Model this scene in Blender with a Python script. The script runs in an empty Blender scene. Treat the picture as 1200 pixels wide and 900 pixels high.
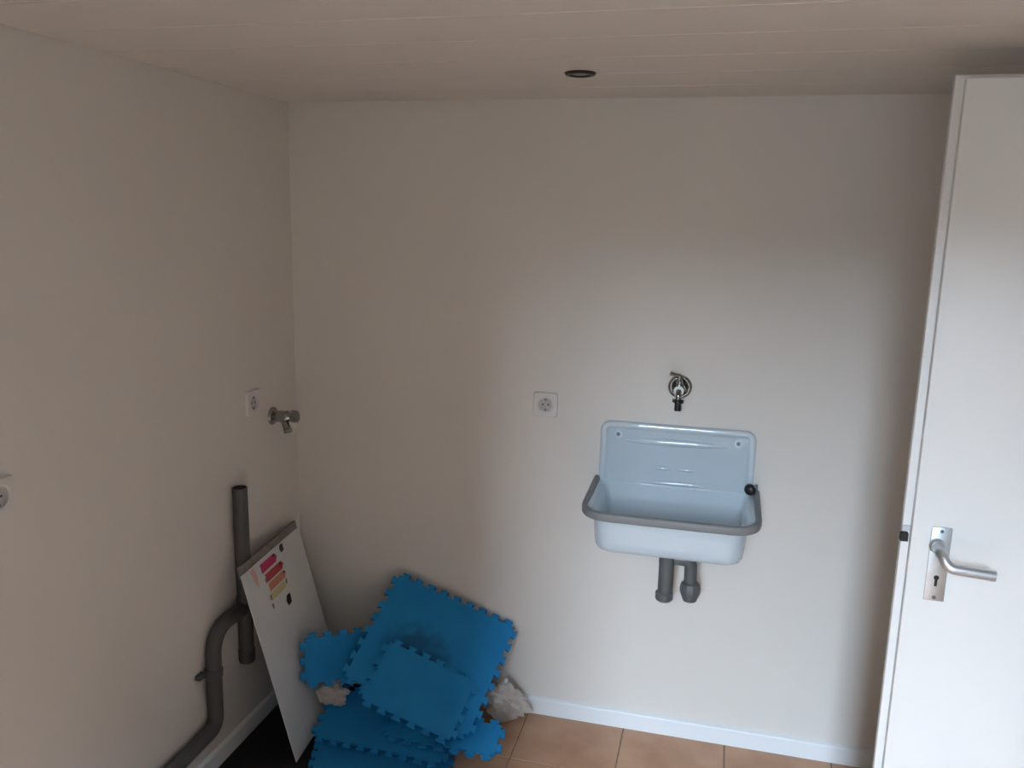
import bpy, bmesh, math, random
from mathutils import Vector, Matrix, noise

random.seed(4)
S = bpy.context.scene
COL = S.collection

# ------------------------------------------------------------------ camera
cam_d = bpy.data.cameras.new('camera')
cam_d.sensor_fit = 'HORIZONTAL'
cam_d.sensor_width = 36.0
cam_d.lens = 29.372
cam_d.clip_start = 0.02
cam = bpy.data.objects.new('camera', cam_d)
COL.objects.link(cam)
R = Matrix(((0.968685, -0.068594, 0.23863), (0.247369, 0.183798, -0.951329), (0.021396, 0.980568, 0.19501)))
M4 = R.to_4x4()
M4.translation = Vector((1.45689, -2.6415, 1.7256))
cam.matrix_world = M4
S.camera = cam

# ------------------------------------------------------------------ sky, exposure
world = bpy.data.worlds.new('overcast_sky')
S.world = world
world.use_nodes = True
bg = world.node_tree.nodes['Background']
bg.inputs['Color'].default_value = (0.67, 0.825, 1.0, 1)
bg.inputs['Strength'].default_value = 10.0
# sampling portal in the gap between the added walls outside (gives off no light of its own)
pl = bpy.data.lights.new('sky_portal', 'AREA')
pl.shape = 'RECTANGLE'
pl.size = 2.2
pl.size_y = 9.0
pl.cycles.is_portal = True
po = bpy.data.objects.new('sky_portal', pl)
COL.objects.link(po)
po.location = (0.875, -11.9, 4.9)
po.rotation_euler = (math.radians(90), 0, 0)      # -Z axis towards +y: into the room
S.view_settings.view_transform = 'Standard'
S.view_settings.look = 'None'
S.view_settings.gamma = 1.0
S.view_settings.use_curve_mapping = False
S.view_settings.exposure = 2.25
S.cycles.diffuse_bounces = 8
S.cycles.max_bounces = 12

# ------------------------------------------------------------------ materials
MATS = {}


def mat(name, color, rough=0.6, metal=0.0, noise_scale=0, noise_amt=0.0, bump=0.0, bump_scale=200, spec=0.5, coat=0.0):
    m = bpy.data.materials.new(name)
    m.use_nodes = True
    nt = m.node_tree
    b = nt.nodes['Principled BSDF']
    b.inputs['Base Color'].default_value = (*color, 1)
    b.inputs['Roughness'].default_value = rough
    b.inputs['Metallic'].default_value = metal
    b.inputs['Specular IOR Level'].default_value = spec
    b.inputs['Coat Weight'].default_value = coat
    tc = nt.nodes.new('ShaderNodeTexCoord')
    if noise_amt:
        n = nt.nodes.new('ShaderNodeTexNoise')
        n.inputs['Scale'].default_value = noise_scale
        n.inputs['Detail'].default_value = 5
        nt.links.new(tc.outputs['Object'], n.inputs['Vector'])
        r = nt.nodes.new('ShaderNodeValToRGB')
        r.color_ramp.elements[0].position = 0.3
        r.color_ramp.elements[1].position = 0.7
        r.color_ramp.elements[0].color = (*[c * (1 - noise_amt) for c in color], 1)
        r.color_ramp.elements[1].color = (*[min(1, c * (1 + noise_amt)) for c in color], 1)
        nt.links.new(n.outputs['Fac'], r.inputs['Fac'])
        nt.links.new(r.outputs['Color'], b.inputs['Base Color'])
    if bump:
        n2 = nt.nodes.new('ShaderNodeTexNoise')
        n2.inputs['Scale'].default_value = bump_scale
        nt.links.new(tc.outputs['Object'], n2.inputs['Vector'])
        bp = nt.nodes.new('ShaderNodeBump')
        bp.inputs['Strength'].default_value = bump
        bp.inputs['Distance'].default_value = 0.002
        nt.links.new(n2.outputs['Fac'], bp.inputs['Height'])
        nt.links.new(bp.outputs['Normal'], b.inputs['Normal'])
    MATS[name] = m
    return m


M_wall = mat('cream_wall_paint', (0.662, 0.64, 0.60), 0.6, noise_scale=3, noise_amt=0.015, bump=0.08, bump_scale=90)
M_ceil = mat('white_ceiling_plank', (0.63, 0.598, 0.56), 0.42, noise_scale=2, noise_amt=0.02)
M_gap = mat('ceiling_batten', (0.35, 0.32, 0.29), 0.8)
M_base = mat('white_baseboard_paint', (0.74, 0.77, 0.79), 0.4)
M_grout = mat('brown_grout', (0.24, 0.165, 0.11), 0.9, noise_scale=30, noise_amt=0.15)
M_door = mat('white_door_lacquer', (0.77, 0.79, 0.785), 0.38, bump=0.03, bump_scale=25)
M_alu = mat('brushed_aluminium', (0.60, 0.64, 0.67), 0.45, 1.0, noise_scale=60, noise_amt=0.04)
M_chrome = mat('chrome', (0.34, 0.33, 0.31), 0.14, 1.0)
M_black = mat('black_plastic', (0.012, 0.012, 0.014), 0.4)
M_dark = mat('dark_hole', (0.02, 0.02, 0.02), 0.8)
M_enamel = mat('pale_enamel', (0.54, 0.63, 0.69), 0.08, coat=0.5)
M_rim = mat('grey_rim_plastic', (0.21, 0.22, 0.225), 0.5)
M_pvc = mat('grey_pipe_plastic', (0.075, 0.074, 0.071), 0.5, noise_scale=8, noise_amt=0.08)
M_drain = mat('grey_drain_plastic', (0.10, 0.106, 0.105), 0.45, noise_scale=20, noise_amt=0.1)
M_sock = mat('white_socket_plastic', (0.64, 0.63, 0.615), 0.35)
M_sock_in = mat('shaded_socket_insert', (0.42, 0.415, 0.40), 0.4)  # darker than the plate: shade of the recess put into the colour
M_panel = mat('white_panel_coat', (0.64, 0.66, 0.66), 0.4)
M_edge = mat('grey_panel_edge', (0.20, 0.182, 0.162), 0.6, noise_scale=40, noise_amt=0.2)
M_rubber = mat('black_rubber', (0.006, 0.006, 0.007), 0.85, bump=0.2)
M_ring = mat('dark_bronze_ring', (0.05, 0.042, 0.036), 0.45, 0.7)
M_lamp = mat('unlit_lamp_glass', (0.5, 0.48, 0.45), 0.25)
M_steel = mat('screw_steel', (0.16, 0.18, 0.20), 0.4, 0.6)
M_out = mat('brown_light_blocker', (0.042, 0.036, 0.030), 0.9, noise_scale=4, noise_amt=0.15)  # dark, so the added outdoor walls bounce little light indoors
M_pave = mat('outdoor_paving', (0.055, 0.052, 0.047), 0.9, noise_scale=3, noise_amt=0.15)


def tile_material():
    m = mat('terracotta_tile', (0.46, 0.30, 0.205), 0.5)
    nt = m.node_tree
    b = nt.nodes['Principled BSDF']
    geo = nt.nodes.new('ShaderNodeNewGeometry')
    n = nt.nodes.new('ShaderNodeTexNoise')
    n.inputs['Scale'].default_value = 7
    n.inputs['Detail'].default_value = 6
    nt.links.new(geo.outputs['Position'], n.inputs['Vector'])
    r = nt.nodes.new('ShaderNodeValToRGB')
    r.color_ramp.elements[0].position = 0.32
    r.color_ramp.elements[1].position = 0.68
    r.color_ramp.elements[0].color = (0.43, 0.235, 0.14, 1)
    r.color_ramp.elements[1].color = (0.55, 0.335, 0.21, 1)
    nt.links.new(n.outputs['Fac'], r.inputs['Fac'])
    oi = nt.nodes.new('ShaderNodeObjectInfo')
    mr = nt.nodes.new('ShaderNodeMapRange')
    mr.inputs['To Min'].default_value = 0.90
    mr.inputs['To Max'].default_value = 1.08
    nt.links.new(oi.outputs['Random'], mr.inputs['Value'])
    mx = nt.nodes.new('ShaderNodeVectorMath')
    mx.operation = 'SCALE'
    nt.links.new(r.outputs['Color'], mx.inputs[0])
    nt.links.new(mr.outputs['Result'], mx.inputs['Scale'])
    nt.links.new(mx.outputs['Vector'], b.inputs['Base Color'])
    return m


M_tile = tile_material()


def foam_material(name, stain=None):
    m = mat(name, (0.014, 0.20, 0.43), 0.75, bump=0.25, bump_scale=350)
    nt = m.node_tree
    b = nt.nodes['Principled BSDF']
    b.inputs['Specular IOR Level'].default_value = 0.3
    tc = nt.nodes.new('ShaderNodeTexCoord')
    n = nt.nodes.new('ShaderNodeTexNoise')
    n.inputs['Scale'].default_value = 9
    n.inputs['Detail'].default_value = 4
    nt.links.new(tc.outputs['Object'], n.inputs['Vector'])
    r = nt.nodes.new('ShaderNodeValToRGB')
    r.color_ramp.elements[0].position = 0.3
    r.color_ramp.elements[1].position = 0.75
    r.color_ramp.elements[0].color = (0.010, 0.215, 0.53, 1)
    r.color_ramp.elements[1].color = (0.014, 0.25, 0.56, 1)
    nt.links.new(n.outputs['Fac'], r.inputs['Fac'])
    out = r.outputs['Color']
    if stain:
        mp = nt.nodes.new('ShaderNodeMapping')
        mp.vector_type = 'TEXTURE'
        mp.inputs['Location'].default_value = (stain[0], stain[1], 0)
        mp.inputs['Scale'].default_value = (stain[2], stain[3], 1)
        nt.links.new(tc.outputs['Object'], mp.inputs['Vector'])
        g = nt.nodes.new('ShaderNodeTexGradient')
        g.gradient_type = 'SPHERICAL'
        nt.links.new(mp.outputs['Vector'], g.inputs['Vector'])
        n2 = nt.nodes.new('ShaderNodeTexNoise')
        n2.inputs['Scale'].default_value = 28
        n2.inputs['Detail'].default_value = 3
        nt.links.new(tc.outputs['Object'], n2.inputs['Vector'])
        mu = nt.nodes.new('ShaderNodeMath')
        mu.operation = 'MULTIPLY'
        nt.links.new(g.outputs['Fac'], mu.inputs[0])
        nt.links.new(n2.outputs['Fac'], mu.inputs[1])
        r2 = nt.nodes.new('ShaderNodeValToRGB')
        r2.color_ramp.elements[0].position = 0.10
        r2.color_ramp.elements[1].position = 0.38
        nt.links.new(mu.outputs[0], r2.inputs['Fac'])
        mix = nt.nodes.new('ShaderNodeMix')
        mix.data_type = 'RGBA'
        mix.inputs['B'].default_value = (0.012, 0.115, 0.27, 1)
        nt.links.new(r2.outputs['Color'], mix.inputs['Factor'])
        nt.links.new(out, mix.inputs['A'])
        out = mix.outputs['Result']
    nt.links.new(out, b.inputs['Base Color'])
    return m


M_foam = foam_material('blue_foam')
M_foam_stain = foam_material('stained_blue_foam', (-0.045, -0.02, 0.17, 0.13))


def film_material():
    m = bpy.data.materials.new('cloudy_plastic_film')
    m.use_nodes = True
    nt = m.node_tree
    b = nt.nodes['Principled BSDF']
    b.inputs['Base Color'].default_value = (0.66, 0.60, 0.55, 1)
    b.inputs['Roughness'].default_value = 0.3
    tr = nt.nodes.new('ShaderNodeBsdfTransparent')
    mx = nt.nodes.new('ShaderNodeMixShader')
    mx.inputs[0].default_value = 0.30
    nt.links.new(b.outputs[0], mx.inputs[1])
    nt.links.new(tr.outputs[0], mx.inputs[2])
    nt.links.new(mx.outputs[0], nt.nodes['Material Output'].inputs['Surface'])
    return m


M_film = film_material()

# ------------------------------------------------------------------ mesh helpers


def obj(name, bm, m, parent=None, smooth=None):
    me = bpy.data.meshes.new(name)
    bmesh.ops.recalc_face_normals(bm, faces=bm.faces)
    bm.to_mesh(me)
    bm.free()
    me.materials.append(m)
    if smooth is not None:
        for p in me.polygons:
            p.use_smooth = True
        me.set_sharp_from_angle(angle=math.radians(smooth))
    o = bpy.data.objects.new(name, me)
    COL.objects.link(o)
    if parent:
        o.parent = parent
        o.matrix_parent_inverse = world_matrix(parent).inverted()
    return o


def world_matrix(o):
    m = o.matrix_basis.copy()
    if o.parent:
        m = world_matrix(o.parent) @ o.matrix_parent_inverse @ m
    return m


def thing(name, label, cat, loc=(0, 0, 0), group=None):
    o = bpy.data.objects.new(name, None)
    o.empty_display_size = 0.05
    o.location = loc
    COL.objects.link(o)
    return tag(o, label, cat, group)


def tag(o, label, cat, group=None):
    o['label'] = label
    o['category'] = cat
    if group:
        o['group'] = group
    return o


def struct(name, bm, m, smooth=None):
    o = obj(name, bm, m, None, smooth)
    o['kind'] = 'structure'
    return o


def box(bm, lo, hi, bevel=0.0, seg=2):
    r = bmesh.ops.create_cube(bm, size=1)
    vs = r['verts']
    for v in vs:
        v.co = Vector([lo[i] + (v.co[i] + 0.5) * (hi[i] - lo[i]) for i in range(3)])
    if bevel:
        es = list({e for v in vs for e in v.link_edges})
        bmesh.ops.bevel(bm, geom=es, offset=bevel, segments=seg, affect='EDGES', profile=0.5)
    return bm


def B(lo, hi, bevel=0.0, seg=2):
    return box(bmesh.new(), lo, hi, bevel, seg)


def loft(bm, loops, cap0=True, cap1=True, closed=True):
    rows = [[bm.verts.new(p) for p in lp] for lp in loops]
    n = len(rows[0])
    for a, b in zip(rows, rows[1:]):
        for i in range(n if closed else n - 1):
            j = (i + 1) % n
            bm.faces.new((a[i], a[j], b[j], b[i]))
    if cap0:
        bm.faces.new(rows[0])
    if cap1:
        bm.faces.new(list(reversed(rows[-1])))
    return bm


def fillet(pts, rad, seg=6):
    """round the inner corners of a polyline"""
    pts = [Vector(p) for p in pts]
    out = [pts[0]]
    for a, b, c in zip(pts, pts[1:], pts[2:]):
        u, v = (a - b), (c - b)
        r = min(rad, u.length * 0.49, v.length * 0.49)
        p0, p1 = b + u.normalized() * r, b + v.normalized() * r
        for k in range(seg + 1):
            t = k / seg
            out.append(p0 * (1 - t) ** 2 + b * 2 * t * (1 - t) + p1 * t * t)
    out.append(pts[-1])
    return out


def tube(bm, pts, r, seg=16, prof=None):
    """sweep a circle (or the 2-D profile prof) along a polyline; r may be a list"""
    pts = [Vector(p) for p in pts]
    rs = r if isinstance(r, (list, tuple)) else [r] * len(pts)
    loops = []
    t0 = (pts[1] - pts[0]).normalized()
    up = Vector((0, 0, 1)) if abs(t0.z) < 0.9 else Vector((0, 1, 0))
    side = t0.cross(up).normalized()
    nrm = side.cross(t0).normalized()
    for i, p in enumerate(pts):
        if i == 0:
            t = t0
        elif i == len(pts) - 1:
            t = (pts[-1] - pts[-2]).normalized()
        else:
            t = ((pts[i + 1] - p).normalized() + (p - pts[i - 1]).normalized()).normalized()
        side = (side - t * side.dot(t)).normalized()
        nrm = side.cross(t).normalized()
        if prof:
            loops.append([p + side * a + nrm * b for a, b in prof])
        else:
            loops.append([p + (side * math.cos(2 * math.pi * k / seg) + nrm * math.sin(2 * math.pi * k / seg)) * rs[i]
                          for k in range(seg)])
    return loft(bm, loops)


def T(pts, r, seg=16, prof=None):
    return tube(bmesh.new(), pts, r, seg, prof)


def lathe(bm, prof, origin, axis, seg=28):
    """revolve [(radius, height), ...] about an axis through origin"""
    ax = Vector(axis).normalized()
    q = Vector((0, 0, 1)).rotation_difference(ax)
    o = Vector(origin)
    loops = []
    for r, h in prof:
        loops.append([o + q @ Vector((r * math.cos(2 * math.pi * k / seg), r * math.sin(2 * math.pi * k / seg), h))
                      for k in range(seg)])
    return loft(bm, loops)


def LA(prof, origin, axis, seg=28):
    return lathe(bmesh.new(), prof, origin, axis, seg)


def rrect(x0, x1, y0, y1, radii, seg=6):
    """rounded rectangle, corners in order (x0,y0) (x1,y0) (x1,y1) (x0,y1)"""
    out = []
    for (cx, cy, sx, sy, a0), r in zip(((x0, y0, 1, 1, 180), (x1, y0, -1, 1, 270), (x1, y1, -1, -1, 0), (x0, y1, 1, -1, 90)), radii):
        ox, oy = cx + sx * r, cy + sy * r
        for k in range(seg + 1):
            a = math.radians(a0 + 90 * k / seg)
            out.append((ox + r * math.cos(a), oy + r * math.sin(a)))
    return out


H = 2.0876          # ceiling height
XR = 2.75           # right wall
YF = -2.78          # inner face of the front wall

# ------------------------------------------------------------------ room shell
struct('wall_back', B((-0.1, 0, -0.05), (XR + 0.1, 0.1, H + 0.0115)), M_wall)
struct('wall_left', B((-0.1, YF - 0.1, -0.05), (0, 0, H + 0.0115)), M_wall)
struct('wall_right', B((XR, YF - 0.1, -0.05), (XR + 0.1, 0, H + 0.0115)), M_wall)
wf = bmesh.new()      # front wall behind the camera with the open outside doorway
OX0, OX1, OZ = 0.93, 2.10, 1.99
box(wf, (0, YF - 0.09, -0.05), (OX0, YF, H + 0.0115))
box(wf, (OX1, YF - 0.09, -0.05), (XR, YF, H + 0.0115))
box(wf, (OX0, YF - 0.09, OZ), (OX1, YF, H + 0.0115))
struct('wall_front', wf, M_wall)

floor = struct('floor', B((-0.1, YF - 0.1, -0.08), (XR + 0.1, 0.1, -0.0025)), M_grout)
xs = [0.002] + [1.222 + 0.339 * k for k in range(-3, 5)] + [XR - 0.002]
ys = [-0.002] + [-0.28 - 0.339 * k for k in range(0, 8)] + [YF]
tile_shapes = {}
for i in range(len(xs) - 1):
    for j in range(len(ys) - 1):
        w, d = xs[i + 1] - xs[i] - 0.004, ys[j] - ys[j + 1] - 0.004
        if w < 0.02 or d < 0.02:
            continue
        key = (round(w, 3), round(d, 3))
        if key not in tile_shapes:
            to = obj('tile', B((-w / 2, -d / 2, -0.009), (w / 2, d / 2, 0), 0.0015, 1), M_tile, floor)
            tile_shapes[key] = to
        else:
            to = tile_shapes[key].copy()
            COL.objects.link(to)
        to.location = ((xs[i] + xs[i + 1]) / 2, (ys[j] + ys[j + 1]) / 2, random.uniform(-0.0006, 0.0004))

ceiling = struct('ceiling', B((-0.1, YF - 0.1, H + 0.012), (XR + 0.1, 0.1, H + 0.08)), M_gap)
y = -0.004
PW = 0.215
first = None
while y > YF + 0.02:
    d = min(PW - 0.0022, y - YF - 0.002)
    if first is None:
        co = first = obj('ceiling_plank', B((0.003, -d, H), (XR - 0.001, 0, H + 0.0118), 0.002, 1), M_ceil, ceiling)
    elif d < PW - 0.003:
        co = obj('ceiling_plank', B((0.003, -d, H), (XR - 0.001, 0, H + 0.0118), 0.002, 1), M_ceil, ceiling)
    else:
        co = first.copy()
        COL.objects.link(co)
    co.location = (0, y, 0)
    y -= PW


def baseboard(p0, p1, n, h=0.060, t=0.012):
    prof = [(0.0004, 0.0002), (t, 0.0002), (t, h - 0.004), (t - 0.002, h - 0.001), (0.0004, h + 0.004)]
    p0, p1, n = Vector(p0), Vector(p1), Vector(n)
    bm = bmesh.new()
    loft(bm, [[p + n * a + Vector((0, 0, b)) for a, b in prof] for p in (p0, p1)])
    return bm


struct('baseboard_back', baseboard((0.0005, 0, 0), (XR - 0.001, 0, 0), (0, -1, 0)), M_base)
struct('baseboard_left', baseboard((0, -0.013, 0), (0, YF + 0.001, 0), (1, 0, 0)), M_base)

# ------------------------------------------------------------------ outdoors behind the camera: street and unseen walls added to shape the skylight
struct('ground', B((-14, -34, -0.4), (16, YF - 0.1, -0.09)), M_pave)
struct('wall_blocker_left', B((-5, -13, -0.09), (-0.15, -12, 9.5)), M_out)  # added with its right counterpart to leave one narrow strip of sky
struct('wall_blocker_upper', B((-5, YF - 0.09, H + 0.09), (8, YF - 0.06, 9.5)), M_out)  # added with the side walls to cut skylight on the street
struct('wall_blocker_side', B((-5.2, -13, -0.09), (-5.01, YF - 0.09, 9.5)), M_out)
struct('wall_blocker_corner', B((8.01, -13, -0.09), (8.2, YF - 0.09, 9.5)), M_out)
struct('wall_blocker_right', B((1.90, -13, -0.09), (8, -12, 9.5)), M_out)
struct('wall_blocker_far', B((-6, -26.5, -0.09), (8, -26, 4.4)), M_out)

# ------------------------------------------------------------------ open door on the right
door = bpy.data.objects.new('door_1', None)
COL.objects.link(door)
door.location = (2.70, -0.715, 0)
door['kind'] = 'structure'
door['label'] = 'open white lacquered door standing in front of the back wall'
XD = 1.877
obj('front_leaf', B((XD + 0.016, -0.735, 0.010), (2.698, -0.7175, 2.016), 0.0015, 2), M_door, door, 40)
obj('door_core', B((XD + 0.021, -0.7174, 0.010), (2.698, -0.7131, 2.013)), M_door, door)
obj('rear_leaf', B((XD, -0.713, 0.008), (2.698, -0.695, 2.026), 0.0015, 2), M_door, door, 40)
plate = obj('handle_plate', B((1.9315, -0.7395, 0.914), (1.9725, -0.7352, 1.0845), 0.0015, 2), M_alu, door, 40)
kh = LA([(0.0055, 0), (0.0055, 0.0006)], (1.952, -0.7396, 0.969), (0, -1, 0), 16)
box(kh, (1.9492, -0.7402, 0.949), (1.9548, -0.7396, 0.967))
obj('keyhole', kh, M_dark, plate)
for z in (0.9225, 1.076):
    obj('screw', LA([(0.0042, 0), (0.0036, 0.0012), (0.001, 0.0012)], (1.952, -0.7396, z), (0, -1, 0), 14), M_steel, plate, 40)
lever_path = fillet([(1.945, -0.7398, 1.043), (1.945, -0.788, 1.040), (1.957, -0.800, 1.017), (2.048, -0.797, 1.010)], 0.022, 6)
nL = len(lever_path)
obj('lever', T(lever_path, [0.0125 if i < 3 else 0.0105 + 0.0015 * i / nL for i in range(nL)], 18), M_alu, door, 50)
obj('lever_collar', LA([(0.0165, 0), (0.0165, 0.006), (0.0130, 0.010)], (1.945, -0.7396, 1.043), (0, -1, 0), 24), M_alu, door, 40)
lb = obj('latch_bolt', B((XD - 0.004, -0.728, 1.040), (XD + 0.012, -0.7135, 1.060), 0.002, 2), M_dark, door, 40)
obj('latch_plate', B((XD - 0.001, -0.7165, 1.0645), (XD + 0.0155, -0.7133, 1.074), 0.0005, 1), M_alu, door)
for z in (0.25, 1.05, 1.80):
    obj('hinge', LA([(0.007, 0), (0.007, 0.07)], (2.7065, -0.743, z), (0, 0, 1), 14), M_steel, door, 40)
struct('trim_1', B((2.7145, -0.760, 0.0008), (XR - 0.0005, -0.690, 2.05), 0.002, 1), M_door)

# ------------------------------------------------------------------ utility sink
sink = thing('utility_sink', 'pale enamelled utility sink with a grey rim hung on the back wall', 'sink', (1.345, -0.002, 0.75))

# splash back: outer bead around a recessed field with pressed ribs
px0, px1, pz0, pz1 = 1.098, 1.586, 0.865, 1.088
bm = bmesh.new()
loops = []
for ins, dep in ((0.0, 0.0008), (0.0, 0.009), (0.002, 0.013), (0.006, 0.0155), (0.012, 0.016), (0.018, 0.0145), (0.022, 0.010), (0.025, 0.0075)):
    r = max(0.032 - ins, 0.008)
    loops.append([(x, -dep, z) for x, z in rrect(px0 + ins, px1 - ins, pz0 + ins, pz1 - ins, (0.01, 0.01, r, r))])
loft(bm, loops)
for v in bm.verts:              # the field runs on into the bowl: no bead along the bottom
    if v.co.z < pz0 + 0.03 and v.co.y < -0.002:
        v.co.y = max(v.co.y, -0.0072)
obj('splash_back', bm, M_enamel, sink, 50)


def rib(x0, x1, z, hh, dd, y0=-0.0075, tilt=0.004):
    """low rounded rib pressed in the enamel"""
    bm = bmesh.new()
    loops = []
    n = 20
    for k in range(n + 1):
        t = k / n
        s = max(0.04, math.sin(math.pi * t)) ** 0.45
        x = x0 + (x1 - x0) * t
        zc = z + tilt * (t - 0.5)
        loops.append([(x, y0 - dd * s * math.cos(a), zc + hh * s * math.sin(a)) for a in [math.pi * (q / 10 - 0.5) for q in range(11)]])
    loft(bm, loops, closed=True)
    return bm


obj('rib', rib(1.18, 1.50, 1.030, 0.012, 0.009), M_enamel, sink, 60)
obj('rib', rib(1.275, 1.332, 0.944, 0.006, 0.005, tilt=0.001), M_enamel, sink, 60)
obj('rib', rib(1.352, 1.405, 0.944, 0.006, 0.005, tilt=0.001), M_enamel, sink, 60)
obj('rib', rib(1.235, 1.455, 0.895, 0.008, 0.006, tilt=0.002), M_enamel, sink, 60)
for x in (1.156, 1.533):
    w = obj('washer', LA([(0.0145, 0), (0.0135, 0.0025), (0.006, 0.003)], (x, -0.0078, 1.046), (0, -1, 0), 22), M_enamel, sink, 40)
    obj('screw', LA([(0.0062, 0), (0.005, 0.003), (0.001, 0.0035)], (x, -0.0112, 1.046), (0, -1, 0), 16), M_steel, w, 40)

bm = bmesh.new()


def basin_loop(z, ins, insb, rf):
    return [(x, yy, z) for x, yy in rrect(1.088 + ins, 1.602 - ins, -0.330 + ins * 0.95, -0.0012 - insb, (rf, rf, 0.02, 0.02))]


outer = [(0.884, 0.012, 0.0, 0.078), (0.874, 0.013, 0.0, 0.078), (0.871, 0.026, 0.0, 0.064), (0.862, 0.031, 0.0, 0.058), (0.820, 0.034, 0.0, 0.054),
         (0.785, 0.037, 0.0, 0.052), (0.766, 0.040, 0.002, 0.050), (0.755, 0.046, 0.006, 0.048), (0.749, 0.056, 0.016, 0.044), (0.7465, 0.075, 0.03, 0.035)]
inner = [(0.7525, 0.09, 0.03, 0.035), (0.755, 0.072, 0.020, 0.04), (0.763, 0.058, 0.012, 0.045), (0.785, 0.050, 0.009, 0.050),
         (0.820, 0.044, 0.0078, 0.054), (0.862, 0.036, 0.0074, 0.060), (0.876, 0.028, 0.0072, 0.066), (0.884, 0.018, 0.007, 0.072)]
L1 = [basin_loop(*a) for a in outer]
L2 = [basin_loop(*a) for a in inner]
loft(bm, list(reversed(L1)), True, False)
loft(bm, list(reversed(L2)), False, True)
# close the lip between outer and inner shell
loft(bm, [L1[0], L2[-1]], False, False)
bmesh.ops.remove_doubles(bm, verts=bm.verts, dist=0.0002)
obj('basin', bm, M_enamel, sink, 60)

rim_pts = fillet([(1.0925, -0.004, 0.888), (1.0925, -0.3235, 0.8745), (1.5985, -0.3235, 0.8745), (1.5985, -0.004, 0.888)], 0.088, 10)
prof = [(a, b) for a, b in rrect(-0.0095, 0.0095, -0.0135, 0.0125, (0.006, 0.006, 0.008, 0.008), 4)]
obj('rim_strip', T(rim_pts, 0, prof=prof), M_rim, sink, 50)
obj('plug', LA([(0.004, 0), (0.0155, 0.002), (0.0185, 0.010), (0.0155, 0.019), (0.006, 0.022)], (1.580, -0.017, 0.905), (-0.25, -1, 0.1), 24), M_black, sink, 60)
obj('plug_hook', T(fillet([(1.597, -0.012, 0.905), (1.597, -0.03, 0.925), (1.588, -0.03, 0.912)], 0.01, 4), 0.004, 10), M_rim, sink, 60)

# drain trap below the basin
trap = thing('drain_trap', 'grey plastic drain trap hanging under the utility sink', 'drain', (1.34, -0.15, 0.56))
obj('tailpiece', LA([(0.0235, 0.002), (0.0235, 0.11), (0.0245, 0.115), (0.0245, 0.150), (0.021, 0.152), (0.021, 0.1775)], (1.341, -0.15, 0.568), (0, 0, 1), 26), M_drain, trap, 40)
cup = obj('trap_cup', LA([(0.014, 0), (0.022, 0.002), (0.0275, 0.008), (0.0275, 0.028), (0.0245, 0.031)], (1.339, -0.15, 0.556), (0, 0, 1), 26), M_drain, trap, 40)
el = T(fillet([(1.364, -0.15, 0.700), (1.414, -0.15, 0.700), (1.416, -0.145, 0.628)], 0.03, 8), 0.0195, 20)
obj('elbow_pipe', el, M_drain, trap, 60)
obj('union_nut', LA([(0.012, 0), (0.021, 0.004), (0.031, 0.030), (0.0325, 0.044), (0.029, 0.060), (0.0205, 0.068)], (1.417, -0.143, 0.560), (0, 0.05, 1), 10), M_drain, trap, 30)
obj('outlet_pipe', T([(1.417, -0.120, 0.596), (1.417, -0.0006, 0.596)], 0.016, 18), M_drain, trap, 60)

# ------------------------------------------------------------------ tap above the sink
tap = thing('wall_tap', 'chrome wall tap with round rosette and black nozzle above the utility sink', 'tap', (1.342, -0.001, 1.214))
obj('rosette', LA([(0.0375, 0), (0.0375, 0.003), (0.033, 0.0085), (0.027, 0.0095), (0.0225, 0.0065), (0.014, 0.006)], (1.342, -0.0008, 1.214), (0, -1, 0), 36), M_chrome, tap, 50)
obj('tap_body', T([(1.342, -0.007, 1.214), (1.342, -0.030, 1.214), (1.342, -0.050, 1.214), (1.342, -0.072, 1.214)], [0.0125, 0.0125, 0.0165, 0.0155], 20), M_chrome, tap, 40)
obj('tap_spindle', LA([(0.0105, 0), (0.0105, 0.014), (0.007, 0.017), (0.007, 0.030)], (1.342, -0.055, 1.228), (0, 0, 1), 18), M_chrome, tap, 40)
obj('tap_handle', T([(1.352, -0.053, 1.250), (1.340, -0.056, 1.258), (1.326, -0.060, 1.2625), (1.312, -0.063, 1.266)], [0.005, 0.0075, 0.0055, 0.0065], 14), M_chrome, tap, 60)
obj('spout', T(fillet([(1.342, -0.066, 1.212), (1.342, -0.080, 1.206), (1.342, -0.082, 1.180)], 0.012, 5), 0.0090, 16), M_chrome, tap, 60)
nz = LA([(0.010, 0), (0.010, 0.022), (0.013, 0.024), (0.013, 0.034), (0.010, 0.036)], (1.342, -0.082, 1.154), (0, 0, 1), 18)
tube(nz, [(1.325, -0.082, 1.185), (1.359, -0.082, 1.183)], [0.0055, 0.0055], 10)
obj('hose_nozzle', nz, M_black, tap, 40)

# ------------------------------------------------------------------ tap on the left wall
wt = thing('wall_tap', 'small chrome washing machine tap low on the left wall beside the corner', 'tap', (0.001, -0.166, 1.05))
obj('rosette', LA([(0.031, 0), (0.031, 0.003), (0.025, 0.009), (0.012, 0.010)], (0.0008, -0.166, 1.05), (1, 0, 0), 30), M_chrome, wt, 50)
obj('tap_body', LA([(0.012, 0), (0.013, 0.010), (0.020, 0.013), (0.0215, 0.046), (0.016, 0.050), (0.012, 0.060)], (0.0105, -0.166, 1.05), (1, 0, 0), 20), M_chrome, wt, 40)
obj('tap_handle', LA([(0.008, 0), (0.021, 0.003), (0.0225, 0.012), (0.021, 0.022), (0.012, 0.025)], (0.071, -0.166, 1.052), (1, 0, 0.15), 8), M_chrome, wt, 30)
obj('spout', T(fillet([(0.045, -0.166, 1.05), (0.052, -0.172, 1.028), (0.063, -0.176, 1.005)], 0.01, 4), [0.013, 0.013, 0.013, 0.013, 0.013, 0.013, 0.014], 16), M_chrome, wt, 50)
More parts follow.
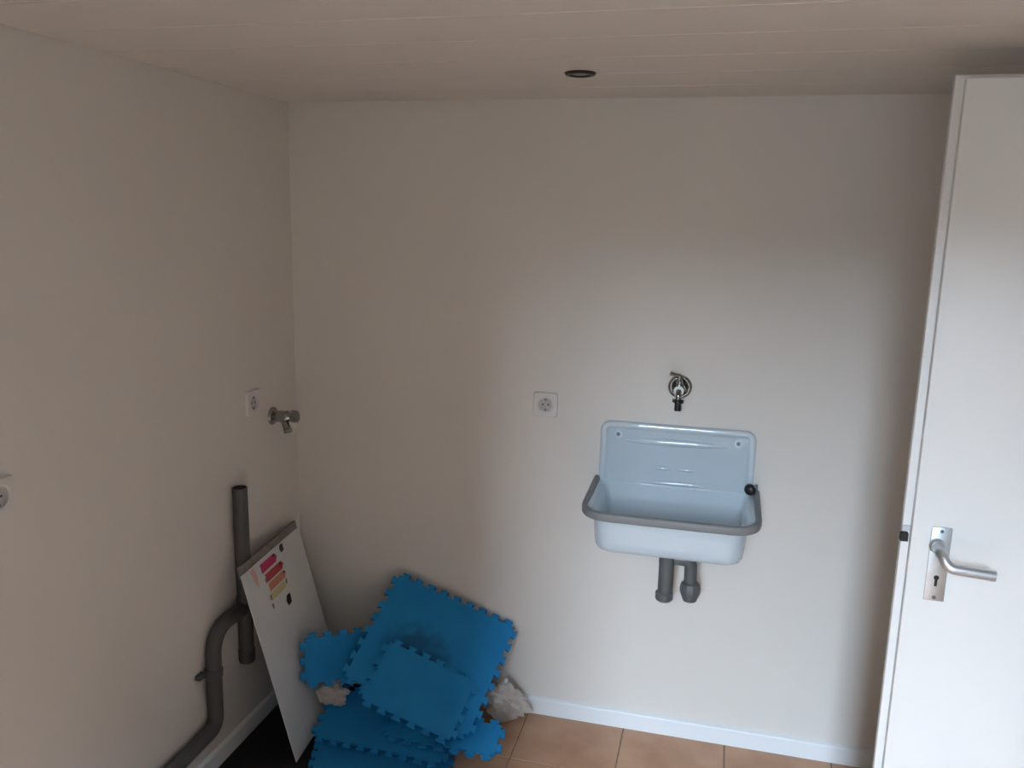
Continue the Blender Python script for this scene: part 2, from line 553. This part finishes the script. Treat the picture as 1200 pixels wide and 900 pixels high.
obj('spout_nut', LA([(0.0125, 0), (0.0155, 0.002), (0.0155, 0.014), (0.0125, 0.016)], (0.066, -0.177, 0.998), (-0.3, 0.1, 1), 8), M_chrome, wt, 30)

# ------------------------------------------------------------------ wall sockets


def socket(loc, nrm, label):
    n = Vector(nrm)
    s = n.cross(Vector((0, 0, 1))) * -1
    up = Vector((0, 0, 1))
    c = Vector(loc)
    Mx = Matrix((s, up, n)).transposed().to_4x4()
    Mx.translation = c
    t = thing('wall_socket', label, 'socket', loc, 'white square wall sockets')

    def put(name, bm, m, parent, sm=40):
        bm.transform(Mx)
        return obj(name, bm, m, parent, sm)
    bm = bmesh.new()
    h = 0.0405
    loops = []
    N = 64
    ang = [2 * math.pi * (k + 0.5) / N for k in range(N)]

    def sq(e, p=14):
        return [(e * math.cos(a) / (abs(math.cos(a)) ** p + abs(math.sin(a)) ** p) ** (1 / p),
                 e * math.sin(a) / (abs(math.cos(a)) ** p + abs(math.sin(a)) ** p) ** (1 / p)) for a in ang]
    for e, zz in ((h, 0.0006), (h, 0.008), (h - 0.0015, 0.0105)):
        loops.append([(x, yy, zz) for x, yy in sq(e)])
    for r, zz in ((0.0285, 0.0115), (0.0275, 0.0105), (0.0235, 0.0100), (0.0225, 0.0020)):
        loops.append([(r * math.cos(a), r * math.sin(a), zz) for a in ang])
    loft(bm, loops)
    put('cover_plate', bm, M_sock, t)
    ins = put('insert', LA([(0.0208, 0.0), (0.0208, 0.0014), (0.004, 0.0016)], (0, 0, 0.0023), (0, 0, 1), 26), M_sock_in, t)
    for q in (-0.0095, 0.0095):
        put('pin_hole', LA([(0.0028, 0), (0.0028, 0.0004)], (q, 0, 0.0039), (0, 0, 1), 12), M_dark, ins)
    for q in (-1, 1):
        bmx = bmesh.new()
        box(bmx, (-0.003, min(q * 0.014, q * 0.0205), 0.0050), (0.003, max(q * 0.014, q * 0.0205), 0.0072))
        put('earth_clip', bmx, M_steel, ins)
    return t


socket((0.8245 * 1.105, 0, 1.124), (0, -1, 0), 'white square wall socket on the back wall left of the utility sink')
socket((0, -0.287, 1.121), (1, 0, 0), 'white square wall socket on the left wall beside the chrome tap')
socket((0, -1.280, 1.125), (1, 0, 0), 'white square wall socket on the left wall cut off by the left edge')

# ------------------------------------------------------------------ waste pipe on the left wall
wp = thing('waste_pipe', 'grey plastic waste pipe running along the left wall behind the white panel', 'pipe', (0.03, -0.42, 0.29))
XP, RP = 0.0275, 0.0235
# open standpipe
bm = bmesh.new()
lathe(bm, [(RP, 0), (RP, 0.572), (RP - 0.003, 0.574), (RP - 0.004, 0.570), (RP - 0.004, 0.50)], (XP, -0.421, 0.306), (0, 0, 1), 26)
obj('standpipe', bm, M_pvc, wp, 40)
obj('standpipe_mouth', LA([(0.0188, 0), (0.0188, 0.001)], (XP, -0.421, 0.862), (0, 0, 1), 22), M_dark, wp)
obj('end_cap', LA([(0.015, 0), (0.024, 0.003), (0.0262, 0.010), (0.0262, 0.045), (0.0245, 0.047)], (XP, -0.421, 0.283), (0, 0, 1), 26), M_pvc, wp, 40)
arch = fillet([(XP, -0.421, 0.478), (XP, -0.600, 0.478), (XP, -0.6025, 0.30)], 0.085, 9) + fillet([(XP, -0.603, 0.29), (XP, -0.604, 0.166), (XP, -0.80, 0.163), (XP, -2.30, 0.150)], 0.042, 8)
obj('bend_pipe', T(arch, RP, 22), M_pvc, wp, 60)
obj('tee_joint', LA([(0.0262, 0), (0.0262, 0.075)], (XP, -0.421, 0.440), (0, 0, 1), 26), M_pvc, wp, 40)
obj('pipe_coupling', LA([(RP + 0.0005, 0), (0.0264, 0.003), (0.0264, 0.026), (RP + 0.0005, 0.029)], (XP, -0.6025, 0.330), (0, 0, 1), 24), M_pvc, wp, 40)
cl = bmesh.new()
box(cl, (0.0008, -0.660, 0.345), (0.020, -0.628, 0.360), 0.002, 1)
lathe(cl, [(0.0266, 0), (0.0270, 0.001), (0.0270, 0.011), (0.0266, 0.012)], (XP, -0.6025, 0.3465), (0, 0, 1), 24)
obj('pipe_clamp', cl, M_pvc, wp, 40)
cl = bmesh.new()
box(cl, (0.0008, -1.31, 0.130), (0.012, -1.29, 0.186), 0.002, 1)
lathe(cl, [(0.0245, 0), (0.0265, 0.001), (0.0265, 0.014), (0.0245, 0.015)], (XP, -1.293, 0.1585), (0, -1, 0), 24)
obj('pipe_clamp', cl, M_pvc, wp, 40)

# ------------------------------------------------------------------ black mat on the floor by the left wall
bm = bmesh.new()
loops = []
for e, zz in ((0.0, 0.0012), (0.0, 0.005), (0.002, 0.0065)):
    loops.append([(x, yy, zz) for x, yy in rrect(0.0135 + e, 0.300 - e, -1.30 + e, -0.020 - e, (0.01,) * 4, 3)])
loft(bm, loops)
tag(obj('floor_mat', bm, M_rubber, None, 40), 'flat black rubber mat on the floor along the left wall', 'mat')

# ------------------------------------------------------------------ white panel with a coloured label, leaning on the left wall
TL = Vector((0.075, -0.515, 0.643))
BL = Vector((0.238, -0.478, 0.0090))
xax = (Vector((0.035, -0.083, 0.643)) - TL).normalized()
yax = (TL - BL)
yax = (yax - xax * yax.dot(xax)).normalized()
zax = xax.cross(yax).normalized()
PWd, PHt, PT = 0.434, 0.638, 0.016
O = TL - yax * 0.655                      # bottom left front corner
Mb = Matrix((xax, yax, zax)).transposed().to_4x4()
Mb.translation = O
panel = thing('leaning_panel', 'white flat panel with a coloured energy label leaning on the left wall', 'panel', O)


def put(name, bm, m, parent, sm=None):
    bm.transform(Mb)
    return obj(name, bm, m, parent, sm)


put('front_sheet', B((0, 0, -0.004), (PWd, PHt, 0), 0.0012, 1), M_panel, panel, 40)
put('frame', B((0.022, 0.012, -PT), (PWd - 0.014, PHt - 0.006, -0.0042), 0.001, 1), M_edge, panel, 40)
put('top_rail', B((0.006, PHt - 0.012, -0.0125), (PWd - 0.002, PHt + 0.026, -0.0044), 0.0015, 1), M_edge, panel, 40)
put('rail_groove', B((0.012, PHt + 0.0255, -0.0105), (PWd - 0.008, PHt + 0.0266, -0.0075)), MATS['grey_pipe_plastic'], panel)


def flat(pts, z=0.0004):
    bm = bmesh.new()
    loft(bm, [[(x, 0.655 - d, z - 0.0003) for x, d in pts], [(x, 0.655 - d, z) for x, d in pts]])
    return bm


lab = put('energy_label', flat([(0.045, 0.020), (0.325, 0.020), (0.325, 0.255), (0.045, 0.255)], 0.0003), mat('label_paper', (0.65, 0.665, 0.66), 0.5), panel)


def bar(x0, x1, d, hh, col, name):
    put('label_bar', flat([(x0, d - hh), (x1 - hh, d - hh), (x1, d), (x1 - hh, d + hh), (x0, d + hh)], 0.0007), mat(name, col, 0.5), lab)


bar(0.118, 0.235, 0.045, 0.0150, (0.48, 0.02, 0.12), 'label_magenta')
bar(0.132, 0.262, 0.083, 0.0140, (0.45, 0.05, 0.05), 'label_red')
bar(0.136, 0.262, 0.116, 0.0135, (0.55, 0.22, 0.13), 'label_orange')
bar(0.132, 0.245, 0.147, 0.0125, (0.55, 0.50, 0.24), 'label_olive')
for x, d, w, hh in ((0.218, 0.036, 0.022, 0.012), (0.245, 0.078, 0.022, 0.012), (0.252, 0.110, 0.016, 0.010)):
    put('label_tip', flat([(x - w / 2, d - hh / 2), (x + w / 2, d), (x - w / 2, d + hh / 2)], 0.0010), MATS['black_plastic'], lab)
for x, d in ((0.13, 0.088), (0.130, 0.147), (0.128, 0.176), (0.250, 0.143)):
    put('label_mark', flat([(x - 0.006, d - 0.008), (x + 0.004, d - 0.008), (x + 0.004, d + 0.008), (x - 0.006, d + 0.008)], 0.0010), M_edge, lab)
M_ink = mat('label_ink', (0.015, 0.015, 0.015), 0.5)
put('class_arrow', flat([(0.262, 0.032), (0.270, 0.021), (0.290, 0.022), (0.290, 0.046), (0.268, 0.048)], 0.0010), M_ink, lab)
put('class_arrow', flat([(0.213, 0.200), (0.226, 0.184), (0.250, 0.186), (0.246, 0.216), (0.222, 0.220)], 0.0010), M_ink, lab)
M_pink = mat('label_pink', (0.66, 0.40, 0.39), 0.5)
put('label_emblem', flat([(0.052, 0.024), (0.078, 0.022), (0.086, 0.050), (0.078, 0.090), (0.066, 0.070)], 0.0007), M_pink, lab)

# ------------------------------------------------------------------ blue puzzle foam mats
TH = 0.0125


def mat_outline(lx, ly, pitch=0.049, t=0.016):
    hx, hy = lx / 2 - t, ly / 2 - t
    out = []
    for (ax, ay), (dx, dy), ln, (nx, ny) in (((-hx, -hy), (1, 0), 2 * hx, (0, -1)), ((hx, -hy), (0, 1), 2 * hy, (1, 0)),
                                             ((hx, hy), (-1, 0), 2 * hx, (0, 1)), ((-hx, hy), (0, -1), 2 * hy, (-1, 0))):
        n = max(2, round(ln / pitch))
        p = ln / n
        out.append((ax, ay))
        for k in range(n):
            s = (k + 0.5) * p
            for o, h in ((-0.20, 0), (-0.21, 0.35), (-0.30, 0.75), (-0.26, 1), (0.26, 1), (0.30, 0.75), (0.21, 0.35), (0.20, 0)):
                q = s + o * p
                out.append((ax + dx * q + nx * h * t, ay + dy * q + ny * h * t))
    return out


def foam_mat(x, L, label, m=None, bend=None):
    v = Vector(x[3:6])
    Rm = Matrix.Rotation(v.length, 4, v.normalized())
    Rm.translation = Vector(x[:3])
    bm = bmesh.new()
    f = bm.faces.new([bm.verts.new((a, b, TH / 2)) for a, b in mat_outline(*L)])
    if bend:
        for k in range(1, 12):
            yv = -L[1] / 2 + L[1] * k / 12
            bmesh.ops.bisect_plane(bm, geom=bm.verts[:] + bm.edges[:] + bm.faces[:], plane_co=(0, yv, 0), plane_no=(0, 1, 0))
        for k in range(1, 12):
            xv = -L[0] / 2 + L[0] * k / 12
            bmesh.ops.bisect_plane(bm, geom=bm.verts[:] + bm.edges[:] + bm.faces[:], plane_co=(xv, 0, 0), plane_no=(1, 0, 0))
    r = bmesh.ops.extrude_face_region(bm, geom=bm.faces[:])
    bmesh.ops.translate(bm, verts=[e for e in r['geom'] if isinstance(e, bmesh.types.BMVert)], vec=(0, 0, -TH))
    if bend:
        for vv in bm.verts:
            vv.co.z += bend(vv.co.x, vv.co.y)
    o = obj('foam_mat', bm, m or M_foam, None, 35)
    o.matrix_world = Rm
    return tag(o, label, 'mat', 'blue puzzle foam mats in the corner')


xA = (0.5794, -0.2112, 0.2687, 0.6515, 0.336, -0.0767)
vA = Vector(xA[3:6])
RA = Matrix.Rotation(vA.length, 3, vA.normalized())
cA = Vector(xA[:3]) + RA @ Vector((0, 0.026, 0))
foam_mat((*cA, *xA[3:6]), (0.476, 0.424), 'big stained blue foam mat tilted highest, leaning on the back wall', M_foam_stain)
cB = Vector(xA[:3]) + RA @ Vector((0.018, -0.112, TH + 0.0025))
foam_mat((*cB, *xA[3:6]), (0.345, 0.235), 'small blue foam piece lying on the lower half of the tilted stained mat')
# mat behind on the left
tl, bl = Vector((0.160, -0.316, 0.346)), Vector((0.225, -0.403, 0.084))
ux = Vector((0.8, 0.60, -0.06)).normalized()
vy = (tl - bl)
vy = (vy - ux * vy.dot(ux)).normalized()
RC = Matrix((ux, vy, ux.cross(vy))).transposed()
qa = RC.to_quaternion()
ax, an = qa.to_axis_angle()
cC = tl + ux * 0.17 - vy * 0.088
foam_mat((*cC, *(ax * an)), (0.34, 0.176), 'upright blue foam mat at the left against the white panel')
xD = (0.4721, -0.3204, 0.0718, 0.4232, -0.0005, -0.0335)
foam_mat(xD, (0.476, 0.216), 'long blue foam strip below the tilted mats, next to the white panel foot')
foam_mat((0.6733, -0.3288, 0.0897, 0.4143, 0.0427, 0.0362), (0.396, 0.136), 'blue foam strip with toothed right end nearest the open floor tiles')
foam_mat((0.5313, -0.524, 0.0134, 0.0, 0.0, 0.3005), (0.46, 0.46), 'blue foam mat flat on the floor at the very front of the pile')

# ------------------------------------------------------------------ crumpled plastic film


def crumple(name, c, s, seed, label):
    bm = bmesh.new()
    bmesh.ops.create_icosphere(bm, subdivisions=4, radius=1)
    off = Vector((seed * 7.3, seed * 3.1, seed * 1.7))
    for vtx in bm.verts:
        p = vtx.co.copy()
        f = 0.75 + 0.38 * noise.noise(p * 1.6 + off) + 0.30 * abs(noise.noise(p * 3.7 + off)) - 0.16 * abs(noise.noise(p * 7.9 + off))
        p = p * f
        vtx.co = Vector((c[0] + p.x * s[0], c[1] + p.y * s[1], max(0.002, c[2] + p.z * s[2])))
    return tag(obj(name, bm, M_film, None, 18), label, 'plastic bag')


crumple('plastic_bag', (0.806, -0.068, 0.066), (0.100, 0.040, 0.082), 1, 'crumpled cloudy plastic bag at the wall right of the foam mats')
crumple('plastic_bag', (0.268, -0.300, 0.136), (0.066, 0.034, 0.046), 3, 'crumpled pale plastic bag stuck between white panel and foam mats')

# ------------------------------------------------------------------ recessed ceiling light
dl = thing('ceiling_spotlight', 'small round recessed ceiling spotlight with a dark ring, switched off', 'spotlight', (1.068, -0.456, H))
obj('ring', LA([(0.024, 0.002), (0.0395, 0.0005), (0.0395, 0.003), (0.036, 0.007), (0.028, 0.0075), (0.025, 0.004)], (1.068, -0.456, H), (0, 0, -1), 36), M_ring, dl, 40)
obj('lamp', LA([(0.0235, 0.0008), (0.0235, 0.003), (0.015, 0.0052), (0.005, 0.006)], (1.068, -0.456, H), (0, 0, -1), 28), M_lamp, dl, 50)
